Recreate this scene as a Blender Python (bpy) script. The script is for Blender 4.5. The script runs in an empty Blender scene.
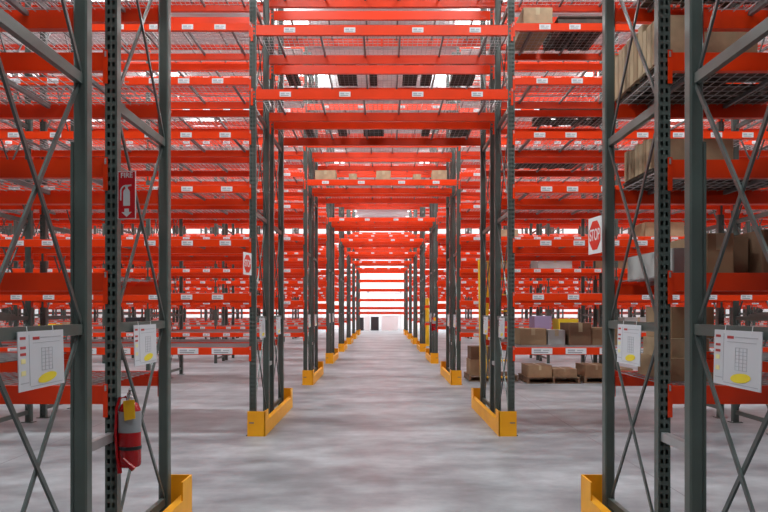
import bpy, math, random
from mathutils import Vector
random.seed(7)
S = bpy.context.scene
COL = S.collection

# ------------------------------------------------------------------ materials
def nodes(name):
    m = bpy.data.materials.new(name); m.use_nodes = True
    nt = m.node_tree; b = nt.nodes['Principled BSDF']
    return m, nt, b
def mat(name, col, rough=0.5, metal=0.0, vary=0.0, scale=6.0, bump=0.0, emit=None):
    m, nt, b = nodes(name)
    b.inputs['Base Color'].default_value = (*col, 1)
    b.inputs['Roughness'].default_value = rough
    b.inputs['Metallic'].default_value = metal
    if vary or bump:
        tc = nt.nodes.new('ShaderNodeTexCoord'); n = nt.nodes.new('ShaderNodeTexNoise')
        n.inputs['Scale'].default_value = scale; n.inputs['Detail'].default_value = 5
        nt.links.new(tc.outputs['Object'], n.inputs['Vector'])
        if vary:
            r = nt.nodes.new('ShaderNodeValToRGB')
            r.color_ramp.elements[0].position = .3; r.color_ramp.elements[1].position = .7
            r.color_ramp.elements[0].color = (*[c*(1-vary) for c in col], 1)
            r.color_ramp.elements[1].color = (*[min(1, c*(1+vary)) for c in col], 1)
            nt.links.new(n.outputs['Fac'], r.inputs['Fac']); nt.links.new(r.outputs['Color'], b.inputs['Base Color'])
        if bump:
            bp = nt.nodes.new('ShaderNodeBump'); bp.inputs['Strength'].default_value = bump
            bp.inputs['Distance'].default_value = .004
            nt.links.new(n.outputs['Fac'], bp.inputs['Height']); nt.links.new(bp.outputs['Normal'], b.inputs['Normal'])
    if emit:
        b.inputs['Emission Color'].default_value = (*emit[0], 1); b.inputs['Emission Strength'].default_value = emit[1]
    return m
M = {
 'orange': mat('powder coated orange red', (.82, .042, .002), .30, 0, .10, 3),
 'green':  mat('dark grey green enamel', (.088, .106, .096), .38, 0, .12, 4),
 'zinc':   mat('galvanised wire', (.50, .48, .49), .42, .55, .08, 9),
 'steel':  mat('shade toned deck channel zinc', (.22, .21, .21), .45, .5, .08, 9),  # zinc darkened so the deck channels look backlit; shade is in the colour
 'rod':    mat('brace enamel', (.10, .115, .11), .32, .3, .1, 8),
 'yellow': mat('safety yellow', (1.0, .40, .004), .45, 0, .08, 5),
 'lemon':  mat('ladder yellow', (.90, .55, .02), .45, 0, .08, 5),
 'label':  mat('label paper', (.74, .72, .74), .6),
 'ink':    mat('grey print', (.16, .16, .17), .7),
 'paper':  mat('chart paper', (.66, .64, .68), .55),
 'faint':  mat('faint print', (.44, .42, .46), .7),
 'redink': mat('red print', (.50, .04, .04), .6),
 'hilite': mat('yellow highlight', (.90, .68, .03), .6),
 'palehi': mat('pale yellow highlight', (.85, .76, .35), .6),
 'signred': mat('sign red', (.72, .012, .02), .4),
 'signor': mat('stop sign red', (.80, .04, .02), .4),
 'signwh': mat('sign white', (.85, .83, .84), .4),
 'exred':  mat('extinguisher red', (.42, .004, .008), .25),
 'black':  mat('black rubber', (.012, .012, .013), .5),
 'chrome': mat('bright steel', (.75, .75, .76), .25, .9),
 'silver': mat('grey label band', (.33, .33, .35), .4),
 'tag':    mat('inspection tag', (.95, .50, .01), .5),
 'card':   mat('cardboard', (.36, .22, .125), .8, 0, .12, 5),
 'cardlt': mat('pale cardboard', (.45, .30, .185), .8, 0, .16, 9),
 'carddk': mat('dark cardboard', (.20, .105, .06), .8, 0, .12, 5),
 'cardgy': mat('grey carton', (.44, .41, .40), .75, 0, .08, 5),
 'tape':   mat('packing tape', (.50, .38, .24), .35),
 'wood':   mat('pallet wood', (.25, .155, .095), .85, 0, .25, 12, .4),
 'wooddk': mat('weathered pallet wood', (.085, .062, .050), .85, 0, .25, 12, .4),
 'wrap':   mat('white shrink wrap', (.80, .80, .82), .3),
 'purple': mat('lilac wrap', (.40, .33, .55), .5),
 'tote':   mat('red tote', (.60, .03, .03), .5),
 'dark':   mat('dark plastic', (.03, .03, .035), .5),
 'wall':   mat('white wall panel', (.84, .81, .82), .7, 0, .03, .6),
 'ceil':   mat('white roof deck', (.84, .79, .80), .7, 0, .03, .6),
 'wallgy': mat('grey block wall', (.25, .25, .26), .8),
 'door':   mat('dock door', (.74, .74, .76), .5),
 'lens':   mat('lamp lens', (.9, .9, .9), .4, emit=((1, .97, .96), 4)),
 'joist':  mat('joist white', (.70, .68, .69), .6),
}
def floor_mat():
    m, nt, b = nodes('sealed concrete'); L = nt.links
    tc = nt.nodes.new('ShaderNodeTexCoord')
    def noise(sc, det, vec=(1, 1, 1)):
        mp = nt.nodes.new('ShaderNodeMapping'); mp.inputs['Scale'].default_value = vec
        n = nt.nodes.new('ShaderNodeTexNoise'); n.inputs['Scale'].default_value = sc; n.inputs['Detail'].default_value = det
        n.inputs['Roughness'].default_value = .6
        L.new(tc.outputs['Object'], mp.inputs['Vector']); L.new(mp.outputs['Vector'], n.inputs['Vector']); return n
    a = noise(.55, 6, (.8, 1.5, 1)); c = noise(2.2, 9, (1, 1.1, 1))
    r = nt.nodes.new('ShaderNodeValToRGB')
    r.color_ramp.elements[0].position = .30; r.color_ramp.elements[1].position = .62
    r.color_ramp.elements[0].color = (.15, .15, .165, 1); r.color_ramp.elements[1].color = (.40, .40, .425, 1)
    L.new(a.outputs['Fac'], r.inputs['Fac'])
    r2 = nt.nodes.new('ShaderNodeValToRGB')
    r2.color_ramp.elements[0].position = .3; r2.color_ramp.elements[1].position = .7
    r2.color_ramp.elements[0].color = (.55, .55, .56, 1); r2.color_ramp.elements[1].color = (1.1, 1.1, 1.1, 1)
    L.new(c.outputs['Fac'], r2.inputs['Fac'])
    mx = nt.nodes.new('ShaderNodeMixRGB'); mx.blend_type = 'MULTIPLY'; mx.inputs['Fac'].default_value = 1
    L.new(r.outputs['Color'], mx.inputs['Color1']); L.new(r2.outputs['Color'], mx.inputs['Color2'])
    sx = nt.nodes.new('ShaderNodeSeparateXYZ'); L.new(tc.outputs['Object'], sx.inputs['Vector'])
    masks = []
    for ax, off, per in (('X', 2.45, 6.2), ('Y', 9.62, 6.35)):   # saw cut joints
        s = nt.nodes.new('ShaderNodeMath'); s.operation = 'SUBTRACT'; s.inputs[1].default_value = off - per*20
        L.new(sx.outputs[ax], s.inputs[0])
        mo = nt.nodes.new('ShaderNodeMath'); mo.operation = 'MODULO'; mo.inputs[1].default_value = per
        L.new(s.outputs[0], mo.inputs[0])
        lt = nt.nodes.new('ShaderNodeMath'); lt.operation = 'LESS_THAN'; lt.inputs[1].default_value = .012
        L.new(mo.outputs[0], lt.inputs[0]); masks.append(lt)
    mm = nt.nodes.new('ShaderNodeMath'); mm.operation = 'MAXIMUM'
    L.new(masks[0].outputs[0], mm.inputs[0]); L.new(masks[1].outputs[0], mm.inputs[1])
    m2 = nt.nodes.new('ShaderNodeMixRGB'); m2.inputs['Color2'].default_value = (.15, .14, .15, 1)
    L.new(mm.outputs[0], m2.inputs['Fac']); L.new(mx.outputs['Color'], m2.inputs['Color1'])
    L.new(m2.outputs['Color'], b.inputs['Base Color'])
    rr = nt.nodes.new('ShaderNodeMapRange'); rr.inputs['To Min'].default_value = .30; rr.inputs['To Max'].default_value = .52
    L.new(c.outputs['Fac'], rr.inputs['Value']); L.new(rr.outputs['Result'], b.inputs['Roughness'])
    b.inputs['Specular IOR Level'].default_value = .45
    return m
M['floor'] = floor_mat()

# ------------------------------------------------------------------ mesh builder
class MB:
    def __init__(s): s.v = []; s.f = []; s.m = []; s.mats = []
    def mi(s, mt):
        if mt not in s.mats: s.mats.append(mt)
        return s.mats.index(mt)
    def quad(s, pts, mt):
        i = len(s.v); s.v += [tuple(p) for p in pts]; s.f.append(tuple(range(i, i+len(pts)))); s.m.append(s.mi(mt))
    def box(s, x0, x1, y0, y1, z0, z1, mt):
        i = len(s.v)
        s.v += [(x0,y0,z0),(x1,y0,z0),(x1,y1,z0),(x0,y1,z0),(x0,y0,z1),(x1,y0,z1),(x1,y1,z1),(x0,y1,z1)]
        for f in ((0,3,2,1),(4,5,6,7),(0,1,5,4),(1,2,6,5),(2,3,7,6),(3,0,4,7)):
            s.f.append(tuple(i+k for k in f)); s.m.append(s.mi(mt))
    def bar(s, a, b, w, h, mt):
        a = Vector(a); b = Vector(b); d = (b-a).normalized()
        up = Vector((1, 0, 0)) if abs(d.x) < .9 else Vector((0, 0, 1))
        u = (up - d*up.dot(d)).normalized(); v = d.cross(u)
        i = len(s.v)
        for p in (a, b):
            for (p1, p2) in ((-1,-1),(1,-1),(1,1),(-1,1)): s.v.append(tuple(p + u*p1*w/2 + v*p2*h/2))
        for f in ((0,1,2,3),(7,6,5,4),(0,4,5,1),(1,5,6,2),(2,6,7,3),(3,7,4,0)):
            s.f.append(tuple(i+k for k in f)); s.m.append(s.mi(mt))
    def lathe(s, prof, mt, n=24, c=(0, 0, 0)):
        i = len(s.v)
        for (r, z) in prof:
            for k in range(n):
                a = 2*math.pi*k/n; s.v.append((c[0]+r*math.cos(a), c[1]+r*math.sin(a), c[2]+z))
        for j in range(len(prof)-1):
            for k in range(n):
                s.f.append((i+j*n+k, i+j*n+(k+1)%n, i+(j+1)*n+(k+1)%n, i+(j+1)*n+k)); s.m.append(s.mi(mt))
        s.f.append(tuple(i+k for k in reversed(range(n)))); s.m.append(s.mi(mt))
        s.f.append(tuple(i+(len(prof)-1)*n+k for k in range(n))); s.m.append(s.mi(mt))
    def tube(s, pts, r, mt, n=8):
        i = len(s.v); P = [Vector(p) for p in pts]
        for j, p in enumerate(P):
            d = (P[min(j+1, len(P)-1)] - P[max(j-1, 0)]).normalized()
            up = Vector((1, 0, 0)) if abs(d.x) < .8 else Vector((0, 0, 1))
            u = (up - d*up.dot(d)).normalized(); w = d.cross(u)
            for k in range(n):
                a = 2*math.pi*k/n; s.v.append(tuple(p + u*r*math.cos(a) + w*r*math.sin(a)))
        for j in range(len(P)-1):
            for k in range(n):
                s.f.append((i+j*n+k, i+j*n+(k+1)%n, i+(j+1)*n+(k+1)%n, i+(j+1)*n+k)); s.m.append(s.mi(mt))
        s.f.append(tuple(i+k for k in reversed(range(n)))); s.m.append(s.mi(mt))
        s.f.append(tuple(i+(len(P)-1)*n+k for k in range(n))); s.m.append(s.mi(mt))
    def add(s, o, off=(0, 0, 0)):
        i = len(s.v); s.v += [(a+off[0], b+off[1], c+off[2]) for a, b, c in o.v]
        for f, m in zip(o.f, o.m): s.f.append(tuple(i+k for k in f)); s.m.append(s.mi(o.mats[m]))
    def mesh(s, name, smooth=False):
        me = bpy.data.meshes.new(name); me.from_pydata(s.v, [], s.f)
        for k in s.mats: me.materials.append(M[k])
        me.polygons.foreach_set('material_index', s.m)
        if smooth: me.polygons.foreach_set('use_smooth', [True]*len(s.f))
        me.update()
        if smooth:
            try: me.set_sharp_from_angle(angle=math.radians(40))
            except Exception: pass
        return me
def link(name, me, parent=None, loc=(0, 0, 0), rot=(0, 0, 0)):
    o = bpy.data.objects.new(name, me); COL.objects.link(o); o.location = loc; o.rotation_euler = rot
    if parent: o.parent = parent
    return o
def tag(o, label, cat, group=None):
    o['label'] = label; o['category'] = cat
    if group: o['group'] = group
    return o
def struct(name, mb):
    o = link(name, mb.mesh(name)); o['kind'] = 'structure'; return o

# ------------------------------------------------------------------ setting
FX, YB, CE = 27.5, 64.0, 9.6
b = MB(); b.box(-FX, FX, -14, YB, -.2, 0, 'floor'); struct('floor', b)
b = MB(); b.box(-FX, FX, -14, YB, CE, CE+.2, 'ceil')
for k in range(-6, 32): b.box(-FX, FX, 2*k+.95, 2*k+1.05, CE-.28, CE, 'joist')
struct('ceiling', b)
b = MB(); b.box(-FX-.2, -FX, -14, YB, 0, CE, 'wall'); struct('wall_left', b)
b = MB(); b.box(FX, FX+.2, -14, YB, 0, CE, 'wall'); struct('wall_right', b)
b = MB(); b.box(-FX, FX, YB, YB+.2, 0, CE, 'wall'); struct('wall_back', b)
b = MB(); b.box(-FX, FX, -14.2, -14, 0, CE, 'wallgy'); struct('wall_front', b)
for n, x in enumerate((-13, -6.4, 0.2, 6.8, 13.4)):
    b = MB()
    for j in range(6): b.box(x-1.3, x+1.3, YB-.06, YB, j*.5+.01, j*.5+.49, 'door')
    b.box(x-1.42, x-1.3, YB-.1, YB, 0, 3.12, 'joist'); b.box(x+1.3, x+1.42, YB-.1, YB, 0, 3.12, 'joist')
    b.box(x-1.42, x+1.42, YB-.1, YB, 3.0, 3.12, 'joist')
    struct('door_%d' % (n+1), b)

# ------------------------------------------------------------------ rack pieces
D = [0, 1.05, 1.51, 2.56]          # depth of the four post lines of a back to back row
BAY = 3.2; PW = .04; PD = .0375
TOP = 7.15
LEV = [1.016 + .652*k for k in range(10)]
LEV0 = [z - (.035 if i == 3 else 0) for i, z in enumerate(LEV)]
LEVF = [1.235, 3.02, 4.3, 5.0, 5.7]     # the frame line closest to the camera carries fewer shelves
def post_mb():
    b = MB(); hw, hh, cx = .009, .0135, .0165; pitch = .0508
    n = int(TOP/pitch); t = .003
    xs = [-PW, -cx-hw, -cx+hw, cx-hw, cx+hw, PW]
    for k in range(n):
        z0 = k*pitch; za = z0 + pitch/2 - hh; zb = za + 2*hh; z1 = z0 + pitch
        b.quad([(xs[0],-PD,z0),(xs[5],-PD,z0),(xs[5],-PD,za),(xs[0],-PD,za)], 'green')
        b.quad([(xs[0],-PD,zb),(xs[5],-PD,zb),(xs[5],-PD,z1),(xs[0],-PD,z1)], 'green')
        for a in (0, 2, 4): b.quad([(xs[a],-PD,za),(xs[a+1],-PD,za),(xs[a+1],-PD,zb),(xs[a],-PD,zb)], 'green')
    H = n*pitch; c = .010
    # side walls, chamfered rear corners and rear face of the tube
    P = [(-PW,-PD), (-PW,PD-c), (-PW+c,PD), (PW-c,PD), (PW,PD-c), (PW,-PD)]
    for j in range(5):
        (x0, y0), (x1, y1) = P[j], P[j+1]
        b.quad([(x0,y0,0),(x0,y0,H),(x1,y1,H),(x1,y1,0)], 'green')
    b.quad([(x, y, H) for x, y in P], 'green')
    return b
POST = post_mb().mesh('upright_post')
def plate_mb():
    b = MB(); b.box(-.075, .075, -.07, .07, 0, .008, 'green')
    for x in (-.06, .06): b.lathe([(.008, .008), (.008, .02)], 'zinc', 6, (x, .055, 0))
    return b
PLATE = plate_mb().mesh('base_plate')
SH = [.14, 1.405, 2.70, 3.97, 5.24, 6.50]
a0, a1 = PD, D[1]-PD
def strut_mb(z, two=False):
    b = MB(); b.box(-.016, .016, a0, a1, z-.0275, z+.0275, 'green'); return b
def diag_mb(z0, z1, flip):
    b = MB(); x = .007 if flip else -.007
    za, zb = (z0+.03, z1-.03) if not flip else (z1-.03, z0+.03)
    b.bar((x, a0, za), (x, a1, zb), .012, .024, 'rod'); 
    return b
STRUT = strut_mb(0).mesh('horizontal_strut')
DIAG = {}
for i in range(len(SH)-1):
    for fl in (0, 1): DIAG[i, fl] = diag_mb(SH[i], SH[i+1], fl).mesh('diagonal_brace')
bb = MB()
for z in SH: bb.add(strut_mb(z))
for i in range(len(SH)-1):
    for fl in (0, 1): bb.add(diag_mb(SH[i], SH[i+1], fl))
BRACING = bb.mesh('frame_bracing')
bb = MB(); bb.box(-.02, .02, D[1]+PD, D[2]-PD, -.025, .025, 'zinc'); SPACER = bb.mesh('row_spacer')

BL = BAY - 2*PW
def beam_mb(L=BL, h=.088, conn=True, labels=None, big=False):
    """step beam centred on x, outer face towards -y, centre height 0; y = 0 is the post centre line"""
    b = MB(); x = L/2
    prof = [(-.036, -h/2), (-.036, h/2), (-.006, h/2), (-.006, h/2-.04), (.014, h/2-.04), (.014, -h/2)]
    n = len(prof)
    for j in range(n):
        (y0, z0), (y1, z1) = prof[j], prof[(j+1) % n]
        b.quad([(-x,y0,z0),(x,y0,z0),(x,y1,z1),(-x,y1,z1)], 'orange')
    for sx in (-x, x): b.quad([(sx, y, z) for y, z in prof], 'orange')
    if conn:
        for s in (-1, 1): b.add(conn_mb(s, h), (s*x, 0, 0))
    if labels:
        for lx in labels: b.add(label_mb(big), (lx, 0, 0))
    return b
def conn_mb(s, h=.088):
    b = MB(); lo, hi = (0, s*.022) if s > 0 else (s*.022, 0)
    b.box(lo, hi, -.046, -.0385, -h/2-.075, h/2+.012, 'orange')
    b.box(-.004 if s > 0 else 0, 0 if s > 0 else .004, -.046, .02, -h/2-.075, h/2+.012, 'orange')
    m = (lo+hi)/2; b.box(m-.005, m+.005, -.05, -.046, h/2-.028, h/2+.004, 'zinc')
    return b
def label_mb(big=False):
    b = MB(); w, h = (.125, .036) if big else (.068, .030)
    b.box(-w, w, -.0385, -.036, -h, h, 'label')
    b.box(-w*.8, -w*.1, -.0390, -.0384, -h*.1, h*.55, 'faint'); b.box(-w*.8, w*.6, -.0390, -.0384, -h*.62, -h*.4, 'ink')
    b.box(w*.1, w*.7, -.0390, -.0384, h*.05, h*.4, 'faint')
    return b
LAB = label_mb().mesh('location_label'); LABB = label_mb(True).mesh('location_label')
LX = [-1.15, -.42, .40, 1.10]
LS = [-1.23 + .41*i for i in range(7)]
BEAM_PLAIN = beam_mb(h=.105, conn=False).mesh('beam')
BEAM_C = beam_mb().mesh('beam')
beam_c_mb = beam_mb(); beam_l_mb = beam_mb(labels=LS)
BEAM_L = beam_l_mb.mesh('beam')
CONN = {s: conn_mb(s, .105).mesh('end_connector') for s in (-1, 1)}
TBEAM_C = beam_mb(h=.12).mesh('beam'); TBEAM_L = beam_mb(h=.12, labels=LX).mesh('beam')

def deck_mb(dx=.0635, dy=.105, w=1.5):
    b = MB(); t = .0023; y0, y1 = -.012, D[1]+.012; x0, x1 = -w/2, w/2
    x = x0
    while x <= x1+1e-6: b.box(x-t, x+t, y0, y1, -t, t, 'zinc'); x += dx
    y = y0
    while y <= y1+1e-6: b.box(x0, x1, y-t, y+t, t, 3*t, 'zinc'); y += dy
    for cx in (-w*.36, 0, w*.36):
        b.box(cx-.011, cx+.011, .0, D[1], -.028, -t, 'steel')
    return b
DECK_MB = deck_mb(); DECK = DECK_MB.mesh('wire_deck')
DECKF_MB = deck_mb(.10, .15); DECKF = DECKF_MB.mesh('wire_deck')
DZ = .088/2 - .002

ORD = ['nearest', 'second', 'third', 'fourth', 'fifth', 'sixth', 'seventh', 'eighth']
def rowy(k): return 2.95 + 6.35*k
def px(x, y, z): return 382 + 768*x/y, 311 - 768*(z-1.5)/y

def rack(k, side, nb, xin):
    R = link('pallet_rack', None, None, (side*xin, rowy(k), 0))
    W = 'left' if side < 0 else 'right'
    extra = {(0,-1): 'with fire sign and extinguisher on it', (0,1): 'with stop sign and leaning cartons on it',
             (1,-1): 'across the first aisle', (1,1): 'across the first aisle, cartons on its lowest shelf'}.get((k, side), 'seen between the closer racks')
    tag(R, '%s pallet rack %s of the walkway, %s' % (ORD[k], W, extra), 'pallet rack', 'pallet racks along the walkway')
    rx = lambda j: side*j*BAY
    for j in range(nb+1):
        for d in range(4):
            o = link('upright_post', POST, R, (rx(j), D[d], 0), (0, 0, 0 if d in (0, 2) else math.pi))
            if k == 0: o.scale = (.88, 1, 1)
            if k <= 2: link('base_plate', PLATE, o)
            if k == 0 and j == 0 and d == 1:
                q = MB(); q.box(-.034, .034, -.052, -.0385, .01, 2.375, 'green')
                xs = -side*PW   # post is turned round, so outward flips
                q.box(min(xs, xs-side*.018), max(xs, xs-side*.018), -.052, .03, .01, 2.375, 'green')
                link('reinforcing_channel', q.mesh('reinforcing_channel'), o)
        for f in (0, 2):
            if k <= 1:
                for z in SH: link('horizontal_strut', STRUT, R, (rx(j), D[f], z))
                for i in range(len(SH)-1):
                    for fl in (0, 1): link('diagonal_brace', DIAG[i, fl], R, (rx(j), D[f], 0))
            else: link('frame_bracing', BRACING, R, (rx(j), D[f], 0))
        for z in (.776, 4.35, 6.2): link('row_spacer', SPACER, R, (rx(j), 0, z))
    # beams and decks, the closest ones first
    bs, ds = [], []
    for j in range(nb):
        cx = side*(j+.5)*BAY
        for li in range(10):
            for d in range(4):
                L = LEV if k else (LEVF if d < 2 else LEV0)
                if li >= len(L): continue
                z = L[li]
                X = side*xin+cx; Y = rowy(k)+D[d]; p = px(X - side*BAY/2, Y, z)
                vis = 1 if (p[1] > 0 and 0 < p[0] < 768) else 0
                bs.append((-vis, d if k > 2 else 0, -z*0 + abs(cx), li, d, cx, z))
            for f in (0, 2):
                L = LEV if k else (LEVF if f < 2 else LEV0)
                if li >= len(L): continue
                z = L[li]
                for h in (-1, 1):
                    X = side*xin+cx; p = px(X - side*BAY/2, rowy(k)+D[f], z)
                    vis = 1 if (p[1] > 0 and 0 < p[0] < 768) else 0
                    ds.append((-vis, f if k > 2 else 0, abs(cx), li, h, f, cx, z))
    bs.sort(); ds.sort(); rest = MB()
    for i, (_, _, _, li, d, cx, z) in enumerate(bs):
        out = d in (0, 2)
        if i < 100:
            rz = 0 if out else math.pi
            if k == 0:
                o = link('beam', BEAM_PLAIN, R, (cx, D[d], z), (0, 0, rz))
                for s in (-1, 1): link('end_connector', CONN[s], o, (s*BL/2, 0, 0))
            elif k == 1:
                o = link('beam', BEAM_C, R, (cx, D[d], z), (0, 0, rz))
                if d == 0 and li < 7:
                    for q, lx in enumerate(LS):
                        o2 = link('location_label', LABB if li == 0 else LAB, o, ((lx if li == 0 else lx + random.uniform(-.06, .06)), 0, 0))
            else: link('beam', BEAM_L if d == 0 else BEAM_C, R, (cx, D[d], z), (0, 0, rz))
        else:
            q = beam_l_mb if d == 0 else beam_c_mb
            if out: rest.add(q, (cx, D[d], z))
            else:
                t = MB(); t.mats = list(q.mats); t.f = q.f; t.m = q.m; t.v = [(-a, -c, e) for a, c, e in q.v]
                rest.add(t, (cx, D[d], z))
    if rest.v:
        o = link('distant_beams', rest.mesh('distant_beams'), R); o['kind'] = 'stuff'
    rest = MB()
    for i, (_, _, _, li, h, f, cx, z) in enumerate(ds):
        loc = (cx + h*.77, D[f], z+DZ)
        if i < 100: link('wire_deck', DECK if k < 3 else DECKF, R, loc)
        else: rest.add(DECKF_MB, loc)
    if rest.v:
        o = link('distant_decks', rest.mesh('distant_decks'), R); o['kind'] = 'stuff'
    return R
XR = {k: (1.56, 1.56) for k in range(8)}; XR[0] = (1.56, 1.626)
NB = [1, 2, 3, 4, 5, 6, 7, 7]
for k in range(8):
    for side in (-1, 1): rack(k, side, NB[k], XR[k][0 if side < 0 else 1])

# shelves bridging the walkway
TL = [4.115, 4.89, 5.65]
LN = ['lowest', 'middle', 'top']
for k in range(1, 8):
    for n, z in enumerate(TL):
        o = link('bridge_shelf', None, None, (0, rowy(k), z))
        tag(o, 'orange %s shelf bridging the walkway at the %s rack row, high overhead' % (LN[n], ORD[k]), 'shelf', 'shelves bridging the walkway')
        for d in range(4):
            q = link('beam', (TBEAM_L if d == 0 and k > 1 else TBEAM_C), o, (0, D[d], 0), (0, 0, 0 if d in (0, 2) else math.pi))
            if d == 0 and k == 1:
                for lx in LX: link('location_label', LAB, q, (lx + random.uniform(-.05, .05), 0, 0))
        for f in (0, 2):
            for h in (-1, 1): link('wire_deck', DECK if k < 3 else DECKF, o, (h*.765, D[f], .12/2-.002))

# rack closing the end of the walkway
ye = rowy(8); FBEAM = beam_mb(h=.17).mesh('beam')
R = link('pallet_rack', None, None, (0, ye, 0))
tag(R, 'Far orange pallet rack closing off the end of the walkway', 'pallet rack', 'pallet racks along the walkway')
for j in range(-7, 9):
    for d in (0, 1): link('upright_post', POST, R, (j*BAY-1.6, D[d], 0), (0, 0, math.pi*d))
    link('frame_bracing', BRACING, R, (j*BAY-1.6, 0, 0))
for j in range(-7, 8):
    for z in (1.36, 1.70, 2.27, 2.97, 3.62, 4.27, 4.95):
        for d in (0, 1): link('beam', FBEAM, R, (j*BAY, D[d], z), (0, 0, math.pi*d))

# ------------------------------------------------------------------ yellow end guards
def guard_mb(side, pw=.20):
    """runs along +y; inner (walkway) face towards -side; x = 0 is the post centre"""
    b = MB(); t = .012; L0, L1 = -.12, D[3]+.13; xi = -side*.165; xo = side*.05; H = .30; HL = .17
    def bx(xa, xb, *r): b.box(min(xa, xb), max(xa, xb), *r)
    for (y0, y1, ye) in ((L0, L0+t, 0), (L1-t, L1, 0)): bx(xi, xo, y0, y1, 0, H, 'yellow')
    bx(xi, xi+side*t, L0, L0+.26, 0, H, 'yellow'); bx(xi, xi+side*t, L1-.26, L1, 0, H, 'yellow')
    bx(xi, xi+side*t, L0+.26, L1-.26, 0, HL, 'yellow')
    bx(xi+side*t, xi+side*.06, L0+t, L1-t, HL-.012, HL, 'yellow')
    bx(xi+side*t, xi+side*.07, L0+t, L1-t, 0, .008, 'yellow')
    bx(-side*.03, side*.03, L0-.002, L0, H*.52, H*.56, 'ink')
    return b
for side in (-1, 1):
    me = guard_mb(side).mesh('end_guard')
    for k in range(8):
        o = link('end_guard', me, None, (side*XR[k][0 if side < 0 else 1], rowy(k), 0))
        tag(o, 'yellow steel floor guard at the foot of the %s rack %s of the walkway' % (ORD[k], 'left' if side < 0 else 'right'), 'rack guard', 'yellow end guards along the walkway')

# ------------------------------------------------------------------ load charts hanging from the struts
def chart(side, k, f):
    X = side*XR[k][0 if side < 0 else 1] - side*.03
    Y = rowy(k) + D[f] + .50; w, h = .46, .255
    o = MB(); o.box(-.002, .002, -w/2, w/2, -h, 0, 'paper')
    root = link('load_chart', o.mesh('load_chart'), None, (X, Y, 1.412), (0, math.radians(1.5*side), 0))
    pos = {0: 'front', 2: 'back'}[f]
    tag(root, 'load chart with yellow mark, %s frame of the %s rack %s of walkway' % (pos, ORD[k], 'left' if side < 0 else 'right'), 'chart', 'load charts hung on the rack frames')
    # print on the face turned to the walkway; u runs to the reader's right
    p = MB(); xf = -side*.002; xg = -side*.0032
    def r(u0, u1, v0, v1, m):
        ya, yb = (u0-.5)*w, (u1-.5)*w
        if side > 0: ya, yb = -yb, -ya
        ya, yb = (ya, yb)
        p.box(min(xf, xg), max(xf, xg), ya, yb, -h*v1, -h*v0, m)
    return root, p, r
def fill(root, p, r):
    for v in (.09, .25, .36): r(.04, .15, v, v+.045, 'redink')
    for v in (.46, .66): r(.05, .14, v, v+.08, 'palehi')
    r(.04, .20, .86, .875, 'faint'); r(.22, .225, .06, .92, 'faint')
    r(.30, .44, .10, .15, 'redink'); r(.46, .93, .11, .125, 'faint'); r(.30, .90, .20, .21, 'faint')
    for i in range(7): r(.48, .72, .30+i*.065, .308+i*.065, 'faint')
    for i in range(4): r(.48+i*.08, .484+i*.08, .30, .70, 'faint')
    r(.24, .95, .94, .95, 'faint')
    link('printed_table', p.mesh('printed_table'), root)
    e = MB()
    for i in range(12):   # hand drawn highlighter oval
        pass
    return e
for k in range(0, 4):
    for side in (-1, 1):
        for f in (0, 2):
            root, p, r = chart(side, k, f); fill(root, p, r)
            q = MB(); xg = -side*.0036; w, h = .46, .255
            pts = []
            for i in range(20):
                a = 2*math.pi*i/20; u = .60+.21*math.cos(a); v = .83+.085*math.sin(a) - .03*math.cos(a)
                yy = (u-.5)*w
                if side > 0: yy = -yy
                pts.append((xg, yy, -h*v))
            q.quad(pts, 'hilite'); q.quad([(-side*.0030, y, z) for _, y, z in pts][::-1], 'hilite')
            link('highlighter_mark', q.mesh('highlighter_mark'), root)
            t = MB()
            for y in (-.14, .12): t.tube([(-side*.002, y, -.015), (side*.002, y, .022)], .002, 'signwh', 6)
            link('hanging_tie', t.mesh('hanging_tie'), root)

# ------------------------------------------------------------------ signs
def text_mesh(s, size, mt, ext=.0008):
    c = bpy.data.curves.new('t', 'FONT'); c.body = s; c.size = size; c.extrude = ext
    c.align_x = 'CENTER'; c.align_y = 'CENTER'; c.offset = size*.012
    o = bpy.data.objects.new('t', c); COL.objects.link(o)
    dg = bpy.context.evaluated_depsgraph_get(); dg.update()
    me = bpy.data.meshes.new_from_object(o.evaluated_get(dg)); COL.objects.unlink(o); bpy.data.objects.remove(o)
    me.materials.clear(); me.materials.append(M[mt]); return me
def poly(mb, pts, y0, y1, mt):
    n = len(pts); f = [(x, y0, z) for x, z in pts]; bk = [(x, y1, z) for x, z in pts]
    mb.quad(f, mt); mb.quad(bk[::-1], mt)
    for i in range(n): mb.quad([f[i], bk[i], bk[(i+1) % n], f[(i+1) % n]], mt)
# fire extinguisher sign, faces the camera aisle (-y)
b = MB(); w, h = .056, .137
b.box(-w, w, -.002, .002, -h, h, 'signwh')
fs = link('fire_sign', b.mesh('fire_sign'), None, (-1.463, 4.405, 2.165), (0, 0, math.radians(-12)))
tag(fs, 'red FIRE sign with extinguisher picture and arrow on the left near upright', 'sign')
b = MB(); b.box(-w+.004, w-.004, -.003, -.002, -h+.004, h-.004, 'signred'); link('red_panel', b.mesh('red_panel'), fs)
t = link('fire_lettering', text_mesh('FIRE', .042, 'signwh'), fs, (0, -.0035, .112), (math.pi/2, 0, 0)); t.scale = (1.0, 1, 1)
b = MB()
poly(b, [(-.021,-.062),(.021,-.062),(.021,.018),(.015,.030),(.006,.036),(-.006,.036),(-.015,.030),(-.021,.018)], -.0045, -.003, 'signwh')
poly(b, [(-.008,.036),(.008,.036),(.008,.048),(-.008,.048)], -.0045, -.003, 'signwh')
poly(b, [(-.008,.044),(.030,.052),(.030,.060),(-.012,.056)], -.0045, -.003, 'signwh')
ring = []
for i in range(9):
    a = math.radians(70 + i*14); ring.append((-.004+.036*math.cos(a), .022+.036*math.sin(a)))
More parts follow.
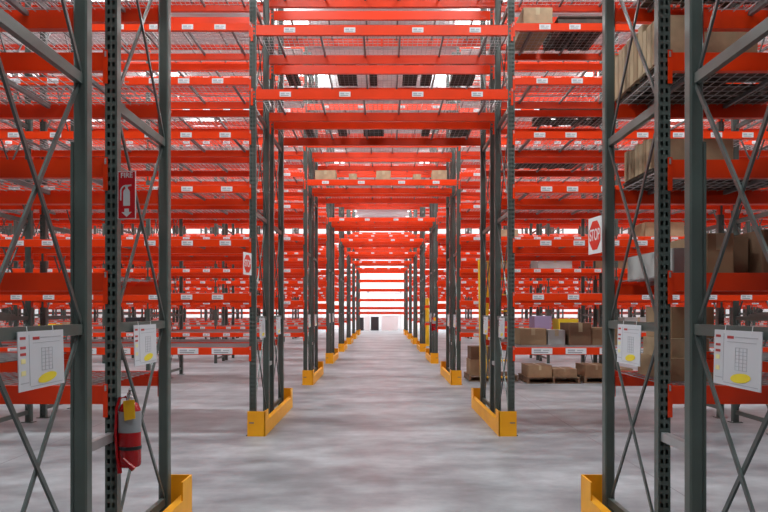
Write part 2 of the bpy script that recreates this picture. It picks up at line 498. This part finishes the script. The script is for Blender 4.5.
inn = [(-.004+(x+.004)*.80, .022+(z-.022)*.80) for x, z in ring]
for i in range(8): poly(b, [ring[i], ring[i+1], inn[i+1], inn[i]], -.0045, -.003, 'signwh')
poly(b, [(-.041,.03),(-.033,.03),(-.033,-.03),(-.041,-.03)], -.0045, -.003, 'signwh')
link('extinguisher_pictogram', b.mesh('extinguisher_pictogram'), fs)
b = MB(); poly(b, [(-.014,-.078),(.014,-.078),(.014,-.098),(.032,-.098),(0,-.126),(-.032,-.098),(-.014,-.098)], -.0045, -.003, 'signwh')
link('arrow', b.mesh('arrow'), fs)

def stop_sign(loc, rz, label):
    b = MB(); w = .125; b.box(-w, w, -.002, .002, -w*1.05, w*1.05, 'signwh')
    o = link('stop_sign', b.mesh('stop_sign'), None, loc, (0, 0, rz)); tag(o, label, 'sign')
    R_ = .112; b = MB()
    poly(b, [(R_*math.cos(math.pi/8+i*math.pi/4), R_*math.sin(math.pi/8+i*math.pi/4)) for i in range(8)], -.004, -.002, 'signor')
    link('octagon', b.mesh('octagon'), o)
    t = link('stop_lettering', text_mesh('STOP', .080, 'signwh'), o, (0, -.0045, 0), (math.pi/2, 0, 0)); t.scale = (1, 1.45, 1)
    return o
# right sign faces the walkway (-x), left one faces it too (+x)
stop_sign((1.535, 5.53, 2.045), -math.pi/2+math.radians(6), 'white STOP sign with red octagon on the right near rack upright')
stop_sign((-1.595, 9.10, 2.06), math.pi/2-math.radians(12), 'small white and red stop sign on the left upright of the second rack')

# ------------------------------------------------------------------ extinguishers
def extinguisher(loc, side, label, sc=1):
    o = link('fire_extinguisher', None, None, loc); tag(o, label, 'fire extinguisher'); o.scale = (sc,)*3
    b = MB(); b.lathe([(.055, 0), (.062, .008), (.064, .02), (.064, .30), (.060, .33), (.045, .36), (.024, .375)], 'exred', 28)
    cy = link('cylinder', b.mesh('cylinder', True), o)
    b = MB(); b.lathe([(.0648, .20), (.0648, .32)], 'silver', 28); link('label_band', b.mesh('label_band', True), cy)
    b = MB(); b.lathe([(.020, .372), (.020, .40), (.014, .405), (.014, .42)], 'chrome', 16); link('valve', b.mesh('valve', True), o)
    b = MB(); b.bar((0, -.01, .415), (.035, -.10, .455), .016, .008, 'chrome'); b.bar((0, -.01, .398), (.03, -.09, .405), .016, .008, 'chrome')
    b.bar((0, .03, .405), (0, -.02, .418), .018, .016, 'chrome'); link('handle', b.mesh('handle'), o)
    b = MB(); b.tube([(-.02, 0, .40), (-.05, -.02, .395), (-.064, -.035, .34), (-.068, -.04, .20), (-.058, -.045, .06), (-.045, -.05, .0)], .008, 'exred', 10)
    h = link('hose', b.mesh('hose', True), o)
    b = MB(); b.tube([(-.046, -.05, .02), (-.040, -.052, -.03)], .014, 'exred', 10); b.tube([(-.02, -.06, .05), (.045, -.066, -.005)], .016, 'exred', 10)
    link('nozzle', b.mesh('nozzle', True), h)
    b = MB(); pts = [(-.014, .385), (.050, .392), (.056, .285), (-.006, .272)]; poly(b, pts, -.074, -.071, 'tag'); link('inspection_tag', b.mesh('inspection_tag'), o)
    b = MB(); b.box(-.075, -.062, -.03, .03, -.02, .40, 'black'); b.lathe([(.066, .10), (.066, .12)], 'black', 28); link('wall_bracket', b.mesh('wall_bracket'), o)
    return o
extinguisher((-1.455, 4.43, .605), -1, 'red fire extinguisher with yellow inspection tag on the left near upright')
extinguisher((1.485, 22.0, .95), 1, 'small dark fire extinguisher on an upright of the fourth rack, right', .95)

# ------------------------------------------------------------------ goods
def crate(name, x0, x1, y0, y1, z0, z1, mt, label, cat, group=None, tape=True):
    cx, cy = (x0+x1)/2, (y0+y1)/2; hx, hy, H = (x1-x0)/2, (y1-y0)/2, z1-z0
    b = MB(); c = min(.008, hx*.2, hy*.2)
    P = [(-hx+c,-hy),(hx-c,-hy),(hx,-hy+c),(hx,hy-c),(hx-c,hy),(-hx+c,hy),(-hx,hy-c),(-hx,-hy+c)]
    for i in range(8):
        a, d = P[i], P[(i+1) % 8]; b.quad([(a[0],a[1],0),(d[0],d[1],0),(d[0],d[1],H),(a[0],a[1],H)], mt)
    b.quad([(x, y, H) for x, y in P], mt); b.quad([(x, y, 0) for x, y in P[::-1]], mt)
    o = link(name, b.mesh(name), None, (cx, cy, z0)); tag(o, label, cat, group)
    if tape:
        q = MB(); w = min(.025, hx*.3)
        q.box(-w, w, -hy-.001, hy+.001, H, H+.001, 'tape'); q.box(-w, w, -hy-.0012, -hy, H*.6, H, 'tape'); q.box(-w, w, hy, hy+.0012, H*.6, H, 'tape')
        link('tape', q.mesh('tape'), o)
    return o
def pallet(x0, x1, y0, y1, z0, label, mt='wood', alongy=True, H=.12, group='wooden pallets on the racks'):
    cx, cy = (x0+x1)/2, (y0+y1)/2; hx, hy = (x1-x0)/2, (y1-y0)/2
    o = link('wooden_pallet', None, None, (cx, cy, z0)); tag(o, label, 'pallet', group)
    b = MB(); n = 6; t = .018
    for z in (0, H-t):
        for i in range(n if z else 4):
            m = n if z else 4
            if alongy:
                w = .10; u = -hx+w/2 + (2*hx-w)*i/(m-1); b.box(u-w/2, u+w/2, -hy, hy, z, z+t, mt)
            else:
                w = .10; u = -hy+w/2 + (2*hy-w)*i/(m-1); b.box(-hx, hx, u-w/2, u+w/2, z, z+t, mt)
    link('deck_boards', b.mesh('deck_boards'), o)
    for i in (-1, 0, 1):
        b = MB()
        if alongy: b.box(-hx, hx, i*(hy-.03)-.02, i*(hy-.03)+.02, t, H-t, mt)
        else: b.box(i*(hx-.03)-.02, i*(hx-.03)+.02, -hy, hy, t, H-t, mt)
        link('stringer', b.mesh('stringer'), o)
    return o
DT = .088/2 + .006     # top of a wire deck above its level
def dt(i): return LEV[i] + DT
def d0(i): return LEV0[i] + .088/2 + .006
# near right rack: upright cartons on low pallets
pallet(1.76, 2.75, 4.78, 5.80, d0(3), 'dark wooden pallet under tall leaning cartons, upper right near rack', 'wooddk', False, .09)
yy = 4.80
for i in range(12):
    t = random.uniform(.075, .095); zt = random.uniform(.24, .36)
    o = crate('flat_carton', 1.74, 2.35, yy, yy+t-.006, d0(3)+.09, d0(3)+.09+zt, random.choice(['cardlt', 'cardlt', 'card']),
          'tall thin brown carton standing in the row on the upper near right shelf', 'carton', 'thin cartons on the upper near right shelf', False)
    o.rotation_euler = (0, 0, math.radians(random.uniform(-1, 1))); yy += t
pallet(1.76, 2.7, 5.0, 5.62, d0(2), 'dark wooden pallet under short cartons, middle right near rack', 'wooddk', False, .06)
yy = 5.02
for i in range(7):
    t = random.uniform(.07, .09)
    crate('flat_carton', 1.75, 2.30, yy, yy+t-.005, d0(2)+.06, d0(2)+.06+random.uniform(.17, .22), random.choice(['cardlt', 'cardlt', 'card']),
          'short thin brown carton standing in the row on the middle near right shelf', 'carton', 'thin cartons on the middle near right shelf', False); yy += t
crate('carton', 1.74, 1.90, 4.60, 5.45, d0(1), d0(1)+.16, 'cardgy', 'long low pale grey carton on the near right rack shelf', 'carton', tape=False)
crate('carton', 1.95, 2.12, 4.62, 5.3, d0(1), d0(1)+.25, 'card', 'brown carton on the near right shelf, behind the big beam, left one', 'carton')
crate('carton', 2.16, 2.27, 4.75, 5.3, d0(1), d0(1)+.24, 'carddk', 'narrow brown carton between two others on the near right shelf', 'carton', tape=False)
crate('carton', 2.28, 2.75, 4.60, 5.3, d0(1), d0(1)+.27, 'carddk', 'wide dark brown carton at the right edge of the picture, waist-high shelf', 'carton')
crate('carton', 1.78, 2.15, 4.75, 5.35, d0(0), d0(0)+.14, 'card', 'flat brown carton at the bottom of the lowest near right shelf', 'carton')
crate('carton', 1.80, 2.05, 4.80, 5.30, d0(0)+.141, d0(0)+.26, 'cardlt', 'pale open-topped carton on top of a flat carton, lowest near right shelf', 'carton')
crate('carton', 1.82, 2.10, 4.85, 5.30, d0(0)+.262, d0(0)+.46, 'card', 'brown carton topmost of the stack on the lowest near right shelf', 'carton')
pallet(1.85, 2.8, 4.58, 5.5, d0(4), 'dark pallet high on the near right rack', 'wooddk', True)
crate('carton', 1.85, 2.7, 4.62, 5.4, d0(4)+.12, d0(4)+.42, 'carddk', 'dark carton on the high pallet of the near right rack', 'carton')
pallet(2.0, 2.95, 3.02, 3.95, LEVF[1]+.05, 'dark pallet at the top right corner of the picture', 'wooddk', True)

# second rack, right hand side
y1 = rowy(1)
def g2(name, xa, xb, ya, yb, lev, h, mt, label, cat='carton', group=None, tape=True, base=0):
    return crate(name, xa, xb, y1+ya, y1+yb, dt(lev)+base, dt(lev)+base+h, mt, label, cat, group, tape)
g2('carton', 1.76, 2.10, .50, .98, 0, .21, 'card', 'brown carton left on the lowest shelf of the second right rack')
g2('carton', 2.12, 2.34, .50, .98, 0, .19, 'cardgy', 'pale printed carton with red marks between brown cartons, second right rack')
g2('carton', 2.38, 2.66, .45, .98, 0, .28, 'carddk', 'taller brown carton in the middle of the lowest shelf, second right rack')
g2('carton', 2.68, 3.05, .50, .98, 0, .22, 'card', 'brown carton right on the lowest shelf of the second right rack')
for x0, lv, f, w_, lb in ((2.15, 6, 0, .6, 'upper'), (2.3, 5, 2, 1.0, 'middle'), (2.0, 4, 2, .9, 'lower')):
    pallet(x0, x0+w_, y1+D[f]+.06, y1+D[f]+.98, dt(lv), 'dark wooden pallet high on the second right rack, %s one' % lb, 'wooddk')
crate('carton', 1.72, 2.08, y1+.06, y1+.98, dt(6), dt(6)+.22, 'cardlt', 'pale carton high on the second right rack, seen from below beside the walkway', 'carton')
# third rack: goods and floor pallets
y2 = rowy(2)
def g3(xa, xb, ya, yb, z, h, mt, label, name='carton', cat='carton', tape=True):
    return crate(name, xa, xb, y2+ya, y2+yb, z, z+h, mt, label, cat, None, tape)
g3(3.15, 3.50, .2, .8, dt(0), .33, 'purple', 'lilac wrapped pack on the lowest shelf of the third right rack', 'wrapped_pack', 'pack', False)
g3(3.65, 4.05, .2, .8, dt(0), .27, 'hilite', 'yellow pack on the lowest shelf of the third right rack', 'wrapped_pack', 'pack', False)
g3(2.2, 2.6, .2, .7, dt(0), .22, 'tote', 'red tote on the lowest shelf of the third right rack', 'tote_box', 'box', False)
g3(5.0, 5.6, .2, .8, dt(0), .30, 'cardgy', 'grey carton further right on the lowest shelf of the third right rack')
g3(-7.1, -6.75, .2, .7, dt(0), .16, 'hilite', 'yellow pack on the lowest shelf of the third left rack', 'wrapped_pack', 'pack', False)
g3(-5.3, -5.0, .2, .7, dt(0), .30, 'dark', 'dark bin on the lowest shelf of the third left rack', 'bin', 'bin', False)
g3(-6.6, -6.35, .2, .7, dt(0), .20, 'cardlt', 'pale carton on the lowest shelf of the third left rack')
for n, (xa, xb, ya, yb) in enumerate(((1.85, 2.9, .7, 1.75), (3.0, 4.1, .2, 1.3), (4.2, 5.3, .3, 1.4))):
    w3 = ['left', 'middle', 'right'][n]
    pallet(xa, xb, y2+ya, y2+yb, 0, 'wooden pallet on the floor under the third right rack, %s one' % w3, 'wood', False, .13, 'pallets on the floor under the third rack')
    if n == 0:
        g3(xa+.03, xa+.68, ya+.05, ya+.75, .13, .33, 'card', 'brown carton on the left floor pallet under the third right rack')
        g3(xa+.05, xa+.66, ya+.07, ya+.73, .462, .27, 'carddk', 'darker carton on top of the brown one on the left floor pallet')
    else:
        g3(xa+.03, xa+.52, ya+.05, ya+.85, .13, .24, 'card', 'brown carton at left of the %s floor pallet' % w3)
        g3(xa+.56, xb-.04, ya+.15, ya+.85, .13, .16, 'cardlt', 'low pale carton at the right of the %s floor pallet' % w3)
# lilac, grey and brown goods on some higher shelves
for (x, lv, w_, h_, mt, lb) in ((2.1, 2, .6, .22, 'card', 'brown carton'), (3.2, 2, .7, .2, 'cardgy', 'grey carton'), (4.6, 2, .5, .26, 'card', 'tan carton'), (2.4, 3, .4, .15, 'cardlt', 'pale carton'), (5.4, 3, .8, .3, 'card', 'big brown carton')):
    g3(x, x+w_, .1, .9, dt(lv), h_, mt, '%s on the %s shelf of the third right rack, at %s' % (lb, ['', '', 'third', 'fourth'][lv], {2.1: 'the walkway end', 3.2: 'mid bay', 4.6: 'the bay join', 2.4: 'the walkway end', 5.4: 'the second bay'}[x]))

# dark boards lying across the back of the shelves bridging the walkway, second rack row
for n, (z, L) in enumerate(((TL[0], ((-1.15, -1.03), (-.66, -.53), (-.28, .03), (.60, .72), (1.03, 1.30))), (TL[1], ((-1.42, -1.24), (-.66, -.37), (-.19, -.07), (.31, .52), (.58, .74), (1.04, 1.38))))):
    for i, (xa, xb) in enumerate(L):
        crate('timber_board', xa, xb, y1+D[2]+.04, y1+D[2]+1.0, z+.12/2+.008, z+.12/2+.06, 'wooddk',
              'dark timber board on the %s shelf over the walkway, %s from the left' % (LN[n], ['first', 'second', 'third', 'fourth', 'fifth', 'sixth'][i]), 'board', 'boards on the bridging shelves', False)
for i, (xc, w_, h_) in enumerate(((-1.16, .42, .20), (-.60, .16, .13), (.03, .30, .19), (.72, .16, .12), (1.18, .30, .20))):
    crate('carton', xc-w_/2, xc+w_/2, y2+.08, y2+.5, TL[0]+.12/2+.008, TL[0]+.12/2+.008+h_, 'cardlt',
          '%s small carton on the lowest bridging shelf of the third rack row' % ['leftmost', 'second from left', 'middle', 'second from right', 'rightmost'][i], 'carton', 'small cartons on the bridging shelf')

# yellow step ladder in the second aisle
o = link('step_ladder', None, None, (2.08, 14.2, 0)); tag(o, 'tall yellow step ladder behind the right upright of the second rack', 'ladder')
for s, x in ((-1, -.28), (1, .28)):
    b = MB(); b.bar((x, -.35, 0), (x*.98, .05, 2.45), .05, .05, 'lemon'); link('side_rail', b.mesh('side_rail'), o)
    b = MB(); b.bar((x*.3, .75, 0), (x*.3, .12, 2.45), .05, .05, 'lemon'); link('rear_leg', b.mesh('rear_leg'), o)
for i in range(1, 8):
    z = i*.3; b = MB(); y = -.35+.40*z/2.45; b.box(-.22, .22, y-.02, y+.09, z-.015, z+.015, 'lemon'); link('step', b.mesh('step'), o)
b = MB(); b.box(-.26, .26, -.02, .2, 2.42, 2.47, 'lemon'); link('top_cap', b.mesh('top_cap'), o)
for (x, y, lb) in ((1.92, 33.0, 'yellow column guard beside the walkway, right, between far racks'), (1.72, 39.5, 'yellow column guard farthest down the right of the walkway')):
    o = link('column_guard', None, None, (x, y, 0)); tag(o, lb, 'column guard')
    b = MB(); b.lathe([(.11, 0), (.11, 2.0), (.10, 2.05)], 'lemon', 20); link('sleeve', b.mesh('sleeve', True), o)
    b = MB(); b.lathe([(.16, 0), (.16, .02)], 'lemon', 20); link('base_flange', b.mesh('base_flange'), o)
# white and dark goods at the far end
for (xa, xb, h_, mt, lb) in ((-.05, 1.25, 1.15, 'wrap', 'white wrapped load at the far end of the walkway, right'), (-.85, -.25, 1.05, 'dark', 'dark bin beside the white load at the far end'), (-1.35, -.95, 1.1, 'wrap', 'narrow white load at the far end of the walkway, left'), (-1.75, -1.42, 1.0, 'dark', 'small dark bin at the far left end of the walkway')):
    crate('wrapped_load' if mt == 'wrap' else 'bin', xa, xb, 59.0, 60.0, 0, h_, mt, lb, 'load' if mt == 'wrap' else 'bin', tape=False)

# ------------------------------------------------------------------ lights
hb = MB(); hb.box(-.62, .62, -.16, .16, .02, .09, 'joist'); hb.box(-.1, .1, -.02, .02, .09, .25, 'joist'); HOUS = hb.mesh('housing')
lb_ = MB(); lb_.box(-.58, .58, -.13, .13, 0, .02, 'lens'); LENS = lb_.mesh('lens')
LD = bpy.data.lights.new('lamp_light', 'AREA'); LD.shape = 'RECTANGLE'; LD.size = 1.2; LD.size_y = .5
LD.energy = 400; LD.color = (.87, 1, 1)
LU = LD.copy(); LU.name = 'ceiling_fill_uplight'; LU.energy = 45  # extra upward light added at each fixture to brighten the ceiling
for a in range(-1, 10):
    y = 7.4 + 6.35*(a-0)
    if y > 62: y = 61.5
    for x in (-17.5, -12.5, -7.5, -2.5, 2.5, 7.5, 12.5, 17.5):
        if abs(x) > .5*max(y, 0)+11 or (a == -1 and abs(x) > 3): continue
        o = link('ceiling_light', None, None, (x, y, CE-.55))
        tag(o, 'white linear high bay lamp under the warehouse ceiling', 'ceiling light', 'ceiling lights')
        link('housing', HOUS, o); link('lens', LENS, o)
        l = bpy.data.objects.new('lamp_light', LD); COL.objects.link(l); l.parent = o; l.location = (0, 0, -.01)
        l = bpy.data.objects.new('ceiling_fill_uplight', LU); COL.objects.link(l); l.parent = o; l.location = (0, 0, .27); l.rotation_euler = (math.pi, 0, 0)
w = bpy.data.worlds.new('World'); S.world = w; w.use_nodes = True
w.node_tree.nodes['Background'].inputs['Color'].default_value = (1, .96, .96, 1)
w.node_tree.nodes['Background'].inputs['Strength'].default_value = 1.0

# ------------------------------------------------------------------ camera
cam = bpy.data.cameras.new('Camera'); co = bpy.data.objects.new('Camera', cam); COL.objects.link(co)
co.location = (0, 0, 1.5); co.rotation_euler = (math.pi/2, 0, 0)
cam.sensor_width = 36; cam.lens = 36; cam.shift_x = 2/768; cam.shift_y = 55/768
cam.clip_start = .05; cam.clip_end = 300
S.camera = co
vs = S.view_settings; vs.view_transform = 'Standard'; vs.look = 'None'; vs.gamma = 1; vs.use_curve_mapping = False
vs.exposure = -0.62
